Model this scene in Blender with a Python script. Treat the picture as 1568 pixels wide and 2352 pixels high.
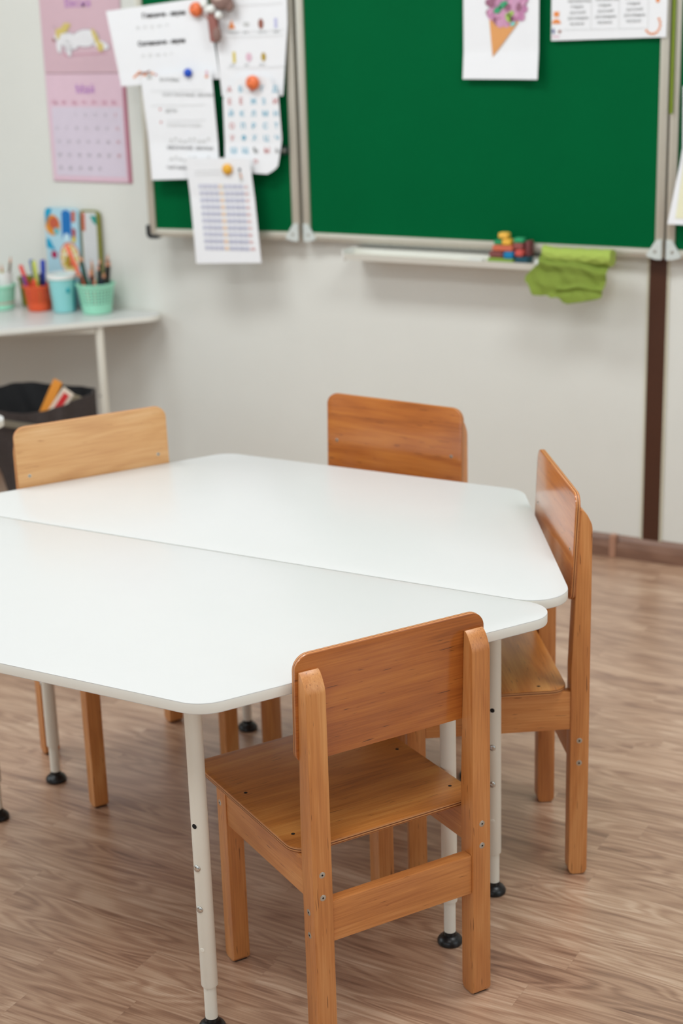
import bpy, bmesh, math, random
from mathutils import Vector, Matrix
from math import sin, cos, radians, pi

random.seed(7)
for o in list(bpy.data.objects):
    bpy.data.objects.remove(o)
C = bpy.context.scene.collection
scene = bpy.context.scene

# ------------------------------------------------------------ camera
PITCH, ROLL, YAW, CAM_H, F_PX = radians(17.4972), radians(-1.784), radians(30.1641), 1.4651, 3695.56
fw = Vector((-sin(YAW) * cos(PITCH), cos(YAW) * cos(PITCH), -sin(PITCH)))
rt = Vector((cos(YAW), sin(YAW), 0))
up = rt.cross(fw)
rt2 = rt * cos(ROLL) + up * sin(ROLL)
up2 = up * cos(ROLL) - rt * sin(ROLL)
cd = bpy.data.cameras.new('camera')
cam = bpy.data.objects.new('camera', cd)
C.objects.link(cam)
M = Matrix((rt2, up2, -fw)).transposed().to_4x4()
M.translation = (0, 0, CAM_H)
cam.matrix_world = M
cd.sensor_fit = 'VERTICAL'
cd.sensor_height = 36
cd.sensor_width = 24
cd.lens = F_PX / 2352 * 36
cd.clip_start = .05
cd.dof.use_dof = True
cd.dof.focus_distance = 2.30
cd.dof.aperture_fstop = 4.0
scene.camera = cam

# ------------------------------------------------------------ light
scene.view_settings.view_transform = 'Standard'
scene.view_settings.look = 'None'
scene.view_settings.gamma = 1
scene.view_settings.use_curve_mapping = False
scene.view_settings.exposure = 0.0
world = bpy.data.worlds.new('sky')
scene.world = world
world.use_nodes = True
wb = world.node_tree.nodes['Background']
wb.inputs[0].default_value = (.80, .90, 1.0, 1)
wb.inputs[1].default_value = 1.0


def area(name, loc, target, sx, sy, power, col):
    ld = bpy.data.lights.new(name, 'AREA')
    ld.shape = 'RECTANGLE'; ld.size = sx; ld.size_y = sy
    ld.energy = power; ld.color = col
    o = bpy.data.objects.new(name, ld)
    C.objects.link(o)
    o.location = loc
    o.rotation_euler = (Vector(target) - Vector(loc)).to_track_quat('-Z', 'Z').to_euler()
    o['kind'] = 'structure'
    return o


X0, X1, Y0, Y1, ZC = -4.9, 2.3, -2.6, 3.986, 2.9
area('daylight_left_window', (X0 + .06, 1.0, 1.85), (X0 + 3, 1.0, 1.35), 3.0, 1.3, 38, (.84, .95, 1.0))
area('frontal_fill_light', (-1.3, Y0 + .06, 1.75), (-1.3, 3, 1.35), 4.6, 1.4, 20, (.82, .93, 1.0))  # added fill behind the camera, lights the view from the front
area('daylight_right_window', (X1 - .06, 1.6, 1.75), (-3, 1.6, 1.55), 2.6, 1.4, 14, (.84, .94, 1.0))
LAMPS = [(-3.0, .6, 20), (-2.7, 2.45, 31), (-.5, .6, 20), (-.4, 2.45, 31)]
for lx_, ly_, lw_ in LAMPS:
    area('ceiling_panel_light', (lx_, ly_, ZC - .075), (lx_, ly_, 0), 1.15, .55, lw_, (.93, .98, 1.0))

# ------------------------------------------------------------ material helpers


def mat(name):
    m = bpy.data.materials.new(name)
    m.use_nodes = True
    nt = m.node_tree
    return m, nt, nt.nodes['Principled BSDF']


def lin(r, g, b):
    f = lambda c: (c / 255 / 12.92) if c / 255 <= .04045 else ((c / 255 + .055) / 1.055) ** 2.4
    return (f(r), f(g), f(b), 1)


def plain(name, rgb, rough=.5, metal=0, var=.04, scale=30, spec=.5, bump=0):
    """plain colour with a slight procedural mottling"""
    m, nt, b = mat(name)
    c = lin(*rgb)
    n = nt.nodes.new('ShaderNodeTexNoise'); n.inputs['Scale'].default_value = scale; n.inputs['Detail'].default_value = 3
    tc = nt.nodes.new('ShaderNodeTexCoord'); nt.links.new(tc.outputs['Object'], n.inputs['Vector'])
    mx = nt.nodes.new('ShaderNodeMix'); mx.data_type = 'RGBA'
    mx.inputs[6].default_value = [x * (1 - var) for x in c[:3]] + [1]
    mx.inputs[7].default_value = [min(1, x * (1 + var)) for x in c[:3]] + [1]
    nt.links.new(n.outputs['Fac'], mx.inputs[0])
    nt.links.new(mx.outputs[2], b.inputs['Base Color'])
    b.inputs['Roughness'].default_value = rough
    b.inputs['Metallic'].default_value = metal
    b.inputs['Specular IOR Level'].default_value = spec
    if bump:
        bp = nt.nodes.new('ShaderNodeBump'); bp.inputs['Strength'].default_value = bump; bp.inputs['Distance'].default_value = .002
        nt.links.new(n.outputs['Fac'], bp.inputs['Height']); nt.links.new(bp.outputs[0], b.inputs['Normal'])
    return m


def mathn(nt, op, a, b=None, c=None):
    n = nt.nodes.new('ShaderNodeMath'); n.operation = op
    for i, v in enumerate((a, b, c)):
        if v is None: continue
        if isinstance(v, (int, float)): n.inputs[i].default_value = v
        else: nt.links.new(v, n.inputs[i])
    return n.outputs[0]


def ramp(nt, fac, stops):
    r = nt.nodes.new('ShaderNodeValToRGB')
    e = r.color_ramp.elements
    while len(e) < len(stops): e.new(.5)
    for i, (p, c) in enumerate(stops):
        e[i].position = p; e[i].color = c
    nt.links.new(fac, r.inputs[0])
    return r.outputs[0]


def wood(name, axis, c_dark, c_mid, c_light, rough=.42, coat=.25, ring=1.0, fleckdark=.55, coat_rough=.28):
    """lacquered wood whose grain runs along the given local axis"""
    m, nt, b = mat(name)
    tc = nt.nodes.new('ShaderNodeTexCoord'); oi = nt.nodes.new('ShaderNodeObjectInfo')
    add = nt.nodes.new('ShaderNodeVectorMath'); add.operation = 'MULTIPLY_ADD'
    comb = nt.nodes.new('ShaderNodeCombineXYZ')
    for i in range(3): nt.links.new(oi.outputs['Random'], comb.inputs[i])
    nt.links.new(comb.outputs[0], add.inputs[0]); add.inputs[1].default_value = (13.1, 7.7, 19.3)
    nt.links.new(tc.outputs['Object'], add.inputs[2])

    def stretched(along, across, scale, detail, dist=0):
        mp = nt.nodes.new('ShaderNodeMapping'); mp.vector_type = 'POINT'
        mp.inputs['Scale'].default_value = [along if k == axis else across for k in range(3)]
        nt.links.new(add.outputs[0], mp.inputs[0])
        n = nt.nodes.new('ShaderNodeTexNoise'); n.inputs['Scale'].default_value = scale
        n.inputs['Detail'].default_value = detail; n.inputs['Distortion'].default_value = dist
        nt.links.new(mp.outputs[0], n.inputs['Vector'])
        return n.outputs['Fac']
    broad = stretched(1.6, 13, 1, 2, .5)
    rings = mathn(nt, 'SINE', mathn(nt, 'MULTIPLY', broad, 42))
    fibre = stretched(12, 420, 1, 4)
    cloud = stretched(5, 16, 1, 3, .4)
    fleck = stretched(26, 380, 1, 1)
    t = mathn(nt, 'MULTIPLY_ADD', rings, .06 * ring, mathn(nt, 'MULTIPLY_ADD', broad, .55, .225))
    t = mathn(nt, 'MULTIPLY_ADD', mathn(nt, 'SUBTRACT', fibre, .5), .50, t)
    t = mathn(nt, 'MULTIPLY_ADD', mathn(nt, 'SUBTRACT', cloud, .5), .45, t)
    col = ramp(nt, t, [(.24, c_dark), (.5, c_mid), (.74, c_light)])
    fl = ramp(nt, fleck, [(.0, (0, 0, 0, 1)), (.24, (0, 0, 0, 1)), (.29, (1, 1, 1, 1))])
    mx = nt.nodes.new('ShaderNodeMix'); mx.data_type = 'RGBA'
    mx.inputs[6].default_value = [x * fleckdark for x in c_dark[:3]] + [1]
    nt.links.new(col, mx.inputs[7]); nt.links.new(fl, mx.inputs[0])
    nt.links.new(mx.outputs[2], b.inputs['Base Color'])
    b.inputs['Roughness'].default_value = rough
    b.inputs['Coat Weight'].default_value = coat; b.inputs['Coat Roughness'].default_value = coat_rough
    bp = nt.nodes.new('ShaderNodeBump'); bp.inputs['Strength'].default_value = .12; bp.inputs['Distance'].default_value = .0006
    nt.links.new(fibre, bp.inputs['Height']); nt.links.new(bp.outputs[0], b.inputs['Normal'])
    return m


def plywood_edge(name, d, period, c1, c2):
    m, nt, b = mat(name)
    tc = nt.nodes.new('ShaderNodeTexCoord')
    dp = nt.nodes.new('ShaderNodeVectorMath'); dp.operation = 'DOT_PRODUCT'
    nt.links.new(tc.outputs['Object'], dp.inputs[0]); dp.inputs[1].default_value = d
    s = mathn(nt, 'SINE', mathn(nt, 'MULTIPLY', dp.outputs['Value'], 2 * pi / period))
    s = mathn(nt, 'MULTIPLY_ADD', s, .5, .5)
    nt.links.new(ramp(nt, s, [(.2, c1), (.7, c2)]), b.inputs['Base Color'])
    b.inputs['Roughness'].default_value = .5
    return m


def floor_material():
    m, nt, b = mat('wood_strip_flooring')
    tc = nt.nodes.new('ShaderNodeTexCoord'); sp = nt.nodes.new('ShaderNodeSeparateXYZ')
    nt.links.new(tc.outputs['Object'], sp.inputs[0])
    X, Y = sp.outputs[0], sp.outputs[1]
    W = .0632
    yr = mathn(nt, 'DIVIDE', mathn(nt, 'SUBTRACT', Y, .0497), W)
    row = mathn(nt, 'FLOOR', yr)
    wn = nt.nodes.new('ShaderNodeTexWhiteNoise'); wn.noise_dimensions = '1D'; nt.links.new(row, wn.inputs['W'])
    xs = mathn(nt, 'DIVIDE', mathn(nt, 'MULTIPLY_ADD', wn.outputs['Value'], 3.7, X), .52)
    colm = mathn(nt, 'FLOOR', xs)
    cv = nt.nodes.new('ShaderNodeCombineXYZ'); nt.links.new(row, cv.inputs[0]); nt.links.new(colm, cv.inputs[1])
    w2 = nt.nodes.new('ShaderNodeTexWhiteNoise'); w2.noise_dimensions = '3D'; nt.links.new(cv.outputs[0], w2.inputs['Vector'])
    idv = nt.nodes.new('ShaderNodeVectorMath'); idv.operation = 'MULTIPLY_ADD'
    nt.links.new(w2.outputs['Color'], idv.inputs[0]); idv.inputs[1].default_value = (31, 47, 13)
    nt.links.new(tc.outputs['Object'], idv.inputs[2])

    def st(sx, sy, det, dist=0):
        mp = nt.nodes.new('ShaderNodeMapping'); mp.inputs['Scale'].default_value = (sx, sy, 1)
        nt.links.new(idv.outputs[0], mp.inputs[0])
        n = nt.nodes.new('ShaderNodeTexNoise'); n.inputs['Scale'].default_value = 1; n.inputs['Detail'].default_value = det
        n.inputs['Distortion'].default_value = dist
        nt.links.new(mp.outputs[0], n.inputs['Vector']); return n.outputs['Fac']
    broad = st(2.6, 17, 1.5, .5)
    rings = mathn(nt, 'SINE', mathn(nt, 'MULTIPLY', broad, 70))
    fibre = st(9, 330, 5)
    mid = st(4, 75, 4, .3)
    t = mathn(nt, 'MULTIPLY_ADD', rings, .11, mathn(nt, 'MULTIPLY_ADD', mathn(nt, 'SUBTRACT', broad, .5), .7, .5))
    t = mathn(nt, 'MULTIPLY_ADD', mathn(nt, 'SUBTRACT', fibre, .5), .62, t)
    t = mathn(nt, 'MULTIPLY_ADD', mathn(nt, 'SUBTRACT', mid, .5), .42, t)
    t = mathn(nt, 'MULTIPLY_ADD', mathn(nt, 'SUBTRACT', w2.outputs['Value'], .5), .10, t)
    col = ramp(nt, t, [(.08, lin(118, 84, 66)), (.38, lin(166, 129, 104)), (.60, lin(190, 155, 128)), (.90, lin(218, 190, 164))])
    # thin dark seams
    fy = mathn(nt, 'FRACT', yr); fx = mathn(nt, 'FRACT', xs)
    sy = mathn(nt, 'LESS_THAN', fy, .016); sx = mathn(nt, 'LESS_THAN', fx, .0022)
    seam = mathn(nt, 'MULTIPLY', mathn(nt, 'MAXIMUM', sy, sx), .10)
    mx = nt.nodes.new('ShaderNodeMix'); mx.data_type = 'RGBA'
    nt.links.new(seam, mx.inputs[0]); nt.links.new(col, mx.inputs[6]); mx.inputs[7].default_value = lin(80, 52, 40)
    nt.links.new(mx.outputs[2], b.inputs['Base Color'])
    b.inputs['Roughness'].default_value = .34
    b.inputs['Specular IOR Level'].default_value = .6
    b.inputs['Coat Weight'].default_value = .8; b.inputs['Coat Roughness'].default_value = .32
    bp = nt.nodes.new('ShaderNodeBump'); bp.inputs['Strength'].default_value = .25; bp.inputs['Distance'].default_value = .0008
    nt.links.new(t, bp.inputs['Height']); nt.links.new(bp.outputs[0], b.inputs['Normal'])
    return m


MAT = {}
D1, D2, D3 = lin(174, 104, 52), lin(205, 134, 72), lin(222, 158, 96)
for i, a in enumerate('xyz'):
    MAT['wood_' + a] = wood('lacquered_beech_' + a, i, D1, D2, D3, ring=.7)
MAT['wood_ply'] = wood('plywood_face_orange', 0, lin(142, 72, 20), lin(180, 101, 37), lin(200, 123, 50), rough=.30, coat=1.0, coat_rough=.14)
MAT['wood_seat'] = wood('plywood_seat_orange', 0, lin(158, 90, 34), lin(196, 122, 54), lin(214, 148, 76), rough=.34, coat=.4)
MAT['wood_pale'] = wood('plywood_face_pale', 0, lin(192, 136, 82), lin(212, 160, 104), lin(224, 180, 128), rough=.42, coat=.3, fleckdark=.9)
MAT['edge_seat'] = plywood_edge('plywood_edge_seat', (0, 0, 1), .0036, lin(110, 58, 28), lin(206, 146, 92))
MAT['edge_back'] = plywood_edge('plywood_edge_back', (0, 1, .046), .0036, lin(120, 62, 30), lin(206, 142, 86))
MAT['laminate'] = plain('white_table_laminate', (208, 208, 206), .30, var=.012, scale=14, spec=.5)
MAT['band'] = plain('cream_edge_band', (240, 239, 230), .4, var=.01)
MAT['white_metal'] = plain('white_powder_coat', (238, 234, 221), .38, var=.012)
MAT['black_rubber'] = plain('black_rubber', (14, 16, 18), .35, var=.1)
MAT['chrome'] = plain('chrome_bolt', (200, 200, 196), .22, 1, var=.05)
MAT['steel'] = plain('steel_screw', (190, 188, 180), .35, 1, var=.05)
MAT['dark'] = plain('dark_hole', (10, 9, 8), .8)
MAT['felt'] = plain('dark_felt_pad', (44, 30, 24), .9)
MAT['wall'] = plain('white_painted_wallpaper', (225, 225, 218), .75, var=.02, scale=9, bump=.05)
MAT['wall_low_bounce'] = plain('low_bounce_wall', (176, 170, 158), .8, var=.02, scale=9)  # unseen walls toned down to weaken bounced fill and deepen contrast
MAT['ceiling'] = plain('white_ceiling', (238, 238, 236), .8)
MAT['base'] = wood('brown_baseboard_wood', 0, lin(100, 70, 56), lin(132, 98, 80), lin(150, 116, 98), coat=.1)
MAT['brown'] = plain('dark_brown_panel', (72, 38, 19), .5, var=.08, scale=60)
MAT['green'] = plain('green_chalkboard_enamel', (0, 93, 50), .55, var=.08, scale=5, spec=.04)
MAT['alu'] = plain('brushed_aluminium', (206, 200, 186), .42, .55, var=.02)
MAT['alu_light'] = plain('pale_aluminium_tray', (226, 224, 214), .38, .35, var=.02)
MAT['bluegrey'] = plain('pale_blue_plastic', (206, 212, 208), .4)
MAT['black_plastic'] = plain('black_plastic', (20, 24, 30), .4)
MAT['paper'] = plain('white_paper', (236, 236, 238), .6, var=.008)
MAT['ink'] = plain('black_ink', (34, 26, 28), .7)
MAT['greyink'] = plain('grey_ink', (138, 140, 138), .7)
MAT['paleink'] = plain('pale_grey_ink', (198, 198, 196), .7)
MAT['redink'] = plain('red_ink', (196, 78, 70), .7)
MAT['cyanink'] = plain('cyan_ink', (60, 170, 200), .7)
MAT['blueink'] = plain('lavender_blue_ink', (120, 124, 158), .7)
MAT['cellblue'] = plain('pale_lavender_cells', (212, 212, 224), .7)
MAT['cellcream'] = plain('pale_cream_cells', (232, 224, 210), .7)
MAT['orangeink'] = plain('orange_ink', (232, 140, 72), .7)
MAT['brownink'] = plain('brown_ink', (150, 92, 76), .7)
MAT['yellowink'] = plain('yellow_ink', (218, 196, 70), .7)
MAT['mustardink'] = plain('mustard_ink', (180, 150, 50), .7)
MAT['pinkink'] = plain('pink_ink', (224, 186, 200), .7)
MAT['lilacink'] = plain('lilac_ink', (196, 196, 226), .7)
MAT['pinkpage'] = plain('pink_calendar_page', (214, 180, 190), .6, var=.02)
MAT['palepink'] = plain('pale_pink_grid', (218, 206, 220), .6, var=.02)
MAT['mauve'] = plain('mauve_page_edge', (186, 118, 136), .6)
MAT['purple'] = plain('purple_print', (190, 128, 204), .7)
MAT['roseink'] = plain('rose_print', (204, 130, 156), .7)
MAT['white'] = plain('white_plastic', (236, 236, 232), .5)


def flat(name, rgb, rough=.45):
    if name not in MAT: MAT[name] = plain(name, rgb, rough)
    return MAT[name]


# ------------------------------------------------------------ mesh helpers
def obj(name, bm, mats, parent=None, smooth=False, loc=None, rot=None):
    me = bpy.data.meshes.new(name)
    bmesh.ops.recalc_face_normals(bm, faces=bm.faces)
    bm.to_mesh(me); bm.free()
    if not isinstance(mats, (list, tuple)): mats = [mats]
    for m in mats: me.materials.append(MAT[m] if isinstance(m, str) else m)
    if smooth:
        for p in me.polygons: p.use_smooth = True
        try: me.set_sharp_from_angle(angle=radians(38))
        except Exception: pass
    o = bpy.data.objects.new(name, me); C.objects.link(o)
    if parent: o.parent = parent
    if loc: o.location = loc
    if rot: o.rotation_euler = rot
    return o


def tag(o, label=None, cat=None, group=None, kind=None):
    if label: o['label'] = label
    if cat: o['category'] = cat
    if group: o['group'] = group
    if kind: o['kind'] = kind
    return o


def empty(name, loc=(0, 0, 0), rz=0, rot=None):
    o = bpy.data.objects.new(name, None); o.empty_display_size = .05
    C.objects.link(o); o.location = loc; o.rotation_euler = rot or (0, 0, rz)
    return o


def copy_tree(o, parent=None):
    c = o.copy(); C.objects.link(c)
    if parent: c.parent = parent
    for ch in [x for x in bpy.data.objects if x.parent == o]:
        copy_tree(ch, c)
    return c


def box(bm, x0, x1, y0, y1, z0, z1, bev=0, mi=0):
    b2 = bmesh.new()
    v = [b2.verts.new((x, y, z)) for z in (z0, z1) for y in (y0, y1) for x in (x0, x1)]
    for f in ((0, 2, 3, 1), (4, 5, 7, 6), (0, 1, 5, 4), (2, 6, 7, 3), (0, 4, 6, 2), (1, 3, 7, 5)):
        b2.faces.new([v[i] for i in f])
    if bev:
        bmesh.ops.bevel(b2, geom=b2.edges[:], offset=bev, segments=2, affect='EDGES', profile=.6)
    merge(bm, b2, mi)


def merge(bm, b2, mi=None, mtx=None):
    vm = {}
    for v in b2.verts: vm[v] = bm.verts.new(mtx @ v.co if mtx else v.co)
    for f in b2.faces:
        try:
            nf = bm.faces.new([vm[v] for v in f.verts])
            nf.material_index = f.material_index if mi is None else mi
            nf.smooth = f.smooth
        except ValueError: pass
    b2.free()


def fillet(pts, radii, seg=8):
    """2D polygon with rounded corners (counter-clockwise or clockwise)"""
    out = []
    n = len(pts)
    if isinstance(radii, (int, float)): radii = [radii] * n
    for i in range(n):
        p, a, b = Vector(pts[i]), Vector(pts[i - 1]), Vector(pts[(i + 1) % n])
        r = radii[i]
        if r <= 0: out.append(p); continue
        d1, d2 = (a - p).normalized(), (b - p).normalized()
        ang = d1.angle(d2); t = r / math.tan(ang / 2)
        c = p + (d1 + d2).normalized() * (r / sin(ang / 2))
        s, e = p + d1 * t - c, p + d2 * t - c
        tot = s.angle(e); cr = s.x * e.y - s.y * e.x; sg = 1 if cr > 0 else -1
        for k in range(seg + 1):
            th = sg * tot * k / seg
            out.append(c + Vector((s.x * cos(th) - s.y * sin(th), s.x * sin(th) + s.y * cos(th))))
    return out


def prism(bm, pts, d0, d1, to3, bev=0, side_mi=0, cap_mi=0, seg=2):
    """extrude a 2D outline between depths d0 and d1; to3(u, v, d) gives the 3D point"""
    b2 = bmesh.new()
    n = len(pts)
    lo = [b2.verts.new(to3(p[0], p[1], d0)) for p in pts]
    hi = [b2.verts.new(to3(p[0], p[1], d1)) for p in pts]
    f1 = b2.faces.new(lo[::-1]); f2 = b2.faces.new(hi)
    f1.material_index = f2.material_index = cap_mi
    for i in range(n):
        f = b2.faces.new((lo[i], lo[(i + 1) % n], hi[(i + 1) % n], hi[i])); f.material_index = side_mi
    bmesh.ops.recalc_face_normals(b2, faces=b2.faces)
    if bev:
        bmesh.ops.bevel(b2, geom=list(set(f1.edges[:] + f2.edges[:])), offset=bev, segments=seg, affect='EDGES', profile=.6)
    merge(bm, b2)


def lathe(bm, prof, seg=32, mi=0, cx=0, cy=0, cap=True):
    b2 = bmesh.new()
    rings = []
    for r, z in prof:
        rings.append([b2.verts.new((cx + r * cos(2 * pi * k / seg), cy + r * sin(2 * pi * k / seg), z)) for k in range(seg)])
    for a, b in zip(rings, rings[1:]):
        for k in range(seg): b2.faces.new((a[k], a[(k + 1) % seg], b[(k + 1) % seg], b[k]))
    if cap:
        b2.faces.new(rings[0][::-1]); b2.faces.new(rings[-1])
    merge(bm, b2, mi)


def tube(bm, p0, p1, r0, r1=None, seg=16, mi=0):
    r1 = r0 if r1 is None else r1
    p0, p1 = Vector(p0), Vector(p1)
    d = p1 - p0
    q = d.to_track_quat('Z', 'Y')
    b2 = bmesh.new()
    lathe(b2, [(r0, 0), (r1, d.length)], seg)
    merge(bm, b2, mi, Matrix.Translation(p0) @ q.to_matrix().to_4x4())


def dome(bm, c, n, r, h, mi=0, seg=16):
    """low dome (bolt head, magnet) at c with outward normal n"""
    b2 = bmesh.new()
    prof = [(r, 0), (r, h * .25)] + [(r * cos(a), h * .25 + h * .75 * sin(a)) for a in (radians(25), radians(45), radians(65), radians(80))]
    lathe(b2, prof, seg)
    q = Vector(n).to_track_quat('Z', 'Y')
    merge(bm, b2, mi, Matrix.Translation(Vector(c)) @ q.to_matrix().to_4x4())


def sphere(bm, c, r, mi=0, sc=(1, 1, 1), rot=None):
    b2 = bmesh.new()
    bmesh.ops.create_uvsphere(b2, u_segments=20, v_segments=12, radius=r)
    m = Matrix.Translation(Vector(c)) @ (rot or Matrix.Identity(4)) @ Matrix.Diagonal((*sc, 1))
    for f in b2.faces: f.smooth = True
    merge(bm, b2, mi, m)


_txt = {}


def text_bm(s, size, align='LEFT', bold=0):
    cu = bpy.data.curves.new('t', 'FONT'); cu.body = s; cu.size = size; cu.align_x = align; cu.resolution_u = 3; cu.offset = bold
    o = bpy.data.objects.new('t', cu); C.objects.link(o)
    dg = bpy.context.evaluated_depsgraph_get()
    me = bpy.data.meshes.new_from_object(o.evaluated_get(dg))
    b = bmesh.new(); b.from_mesh(me)
    bpy.data.objects.remove(o); bpy.data.curves.remove(cu); bpy.data.meshes.remove(me)
    return b


# ------------------------------------------------------------ setting
def struct(name, bm, m, **k):
    o = obj(name, bm, m, **k); o['kind'] = 'structure'; return o


bm = bmesh.new(); box(bm, X0 - .1, X1 + .1, Y0 - .1, Y1 + .1, -.1, 0)
MAT['floor'] = floor_material(); struct('floor', bm, 'floor')
bm = bmesh.new(); box(bm, X0 - .1, X1 + .1, Y0 - .1, Y1 + .1, ZC, ZC + .1); struct('ceiling', bm, 'ceiling')
bm = bmesh.new(); box(bm, X0 - .1, X1 + .1, Y1, Y1 + .1, 0, ZC); struct('wall_back', bm, 'wall')


def wall_with_window(name, axis, pos, a0, a1, w0, w1, z0, z1):
    bm = bmesh.new()
    lo, hi = (pos - .1, pos) if pos < 0 else (pos, pos + .1)
    for (p, q, r, s) in ((a0, w0, 0, ZC), (w1, a1, 0, ZC), (w0, w1, 0, z0), (w0, w1, z1, ZC)):
        if axis == 'x': box(bm, lo, hi, p, q, r, s)
        else: box(bm, p, q, lo, hi, r, s)
    struct(name, bm, 'wall_low_bounce')
    fr = bmesh.new()
    n = 4
    bars = [(w0 + (w1 - w0) * k / n - .025, w0 + (w1 - w0) * k / n + .025, z0, z1) for k in range(n + 1)]
    bars += [(w0, w1, z0 - .03, z0 + .03), (w0, w1, z1 - .03, z1 + .03)]
    for (p, q, r, s) in bars:
        if axis == 'x': box(fr, lo, hi, p, q, r, s)
        else: box(fr, p, q, lo, hi, r, s)
    return fr


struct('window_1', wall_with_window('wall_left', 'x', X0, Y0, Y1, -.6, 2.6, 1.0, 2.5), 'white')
struct('added_rear_window', wall_with_window('wall_rear', 'y', Y0, X0, X1, -3.7, 1.1, 1.0, 2.5), 'white')  # unseen window opening added to go with the frontal fill
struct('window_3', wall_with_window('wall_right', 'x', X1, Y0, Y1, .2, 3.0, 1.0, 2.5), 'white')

for lx_, ly_, lw_ in LAMPS:
    bm = bmesh.new(); box(bm, lx_ - .62, lx_ + .62, ly_ - .32, ly_ + .32, ZC - .06, ZC)
    tag(obj('ceiling_light', bm, 'white'), 'flat white ceiling light panel, %s and %s' % ('left side' if lx_ < -2 else 'right side', 'nearer the chalkboard wall' if ly_ > 1 else 'farther from the chalkboard wall'), 'lamp')
bm = bmesh.new()
prism(bm, [(0, 0), (.018, 0), (.018, .030), (.012, .048), (.006, .058), (0, .060)], X0, X1, lambda u, v, d: (d, Y1 - u, v))
bb = struct('baseboard_back', bm, 'base')
bm = bmesh.new(); box(bm, -1.462, -1.444, Y1 - .0215, Y1, 0, .063, .002); o = obj('joint_cover', bm, flat('tan_joint', (176, 132, 108)), bb)
# dark brown strip between pale edge beads, running down the wall from the chalkboard
bm = bmesh.new(); box(bm, -1.3745, -1.3265, Y1 - .004, Y1, .058, 1.9, 0)
tr = struct('trim_1', bm, 'brown')
bm = bmesh.new(); box(bm, -1.3785, -1.3745, Y1 - .006, Y1, .058, 1.9, 0); box(bm, -1.3265, -1.3225, Y1 - .006, Y1, .058, 1.9, 0)
obj('edge_bead', bm, flat('pale_bead', (206, 200, 176)), tr)


# ------------------------------------------------------------ tables
TH = .58
TW, TS, TD = .6562, .335, .543


def make_leg(parent, x, y, face):
    """white tubular leg with telescoping foot; face = direction (radians) in which its bolts look"""
    bm = bmesh.new(); lathe(bm, [(.0121, .0775), (.0126, .079), (.0126, TH - .0165)], 28, cx=x, cy=y)
    leg = obj('leg', bm, 'white_metal', parent, smooth=True)
    bm = bmesh.new(); lathe(bm, [(.0096, .010), (.0096, .0785)], 24, cx=x, cy=y); obj('inner_tube', bm, 'white_metal', leg, smooth=True)
    bm = bmesh.new()
    lathe(bm, [(.0185, 0), (.0205, .002), (.0208, .006), (.0185, .010), (.0135, .0145), (.0105, .0155), (.0100, .022), (.0097, .022)], 28, cx=x, cy=y)
    obj('foot', bm, 'black_rubber', leg, smooth=True)
    n = Vector((cos(face), sin(face), 0)); c = Vector((x, y, 0))
    for z in (.2785, .2110):
        bm = bmesh.new(); dome(bm, c + n * .0119 + Vector((0, 0, z)), n, .0056, .0034)
        obj('bolt', bm, 'chrome', leg, smooth=True)
    bm = bmesh.new(); dome(bm, c + n * .01245 + Vector((0, 0, .3465)), n, .0040, .0004); obj('bolt_hole', bm, 'dark', leg)
    bm = bmesh.new(); dome(bm, c + n * .0122 + Vector((0, 0, .1425)), n, .0040, .0008); obj('hole_plug', bm, 'white_metal', leg, smooth=True)
    return leg


def table_from(name, label, group, loc, rz, outline, legs, faces, rad=.058):
    root = empty(name, loc, rz); tag(root, label, 'table', group)
    bm = bmesh.new()
    prism(bm, fillet(outline, rad, 14), TH - .0165, TH, lambda u, v, d: (u, v, d), bev=.0012, side_mi=1, cap_mi=0)
    obj('tabletop', bm, ['laminate', 'band'], root, smooth=True)
    # frame rails under the top, joining the legs
    bm = bmesh.new()
    for i in range(len(legs)):
        a, b = Vector((*legs[i], 0)), Vector((*legs[(i + 1) % len(legs)], 0))
        d = (b - a).normalized(); a2, b2 = a + d * .012, b - d * .012
        nrm = Vector((-d.y, d.x, 0)) * .010
        b3 = bmesh.new()
        vs = [b3.verts.new((p + s * nrm) + Vector((0, 0, z))) for z in (TH - .0385, TH - .0165) for (p, s) in ((a2, -1), (b2, -1), (b2, 1), (a2, 1))]
        for f in ((0, 3, 2, 1), (4, 5, 6, 7), (0, 1, 5, 4), (1, 2, 6, 5), (2, 3, 7, 6), (3, 0, 4, 7)): b3.faces.new([vs[k] for k in f])
        merge(bm, b3)
    obj('frame', bm, 'white_metal', root)
    for (p, fc) in zip(legs, faces): make_leg(root, p[0], p[1], fc - rz)
    return root


def trapezoid(sign):
    return [(-TW, 0), (TW, 0), (TS, sign * TD), (-TS, sign * TD)]


AX, AY, OX, OY = .1786, .0872, .0757, .0847
TC, TR = (-1.4963, 2.1447, 0), radians(.4034)
FC = radians(-118)


def trap_legs(s):
    return [(-TW + AX, s * AY), (TW - AX, s * AY), (TS - OX, s * (TD - OY)), (-TS + OX, s * (TD - OY))]


def shifted(s, gap=.0012):
    return [(x, y + s * (gap if s < 0 or x > 0 else gap * 2.4)) for x, y in trapezoid(s)]


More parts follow.
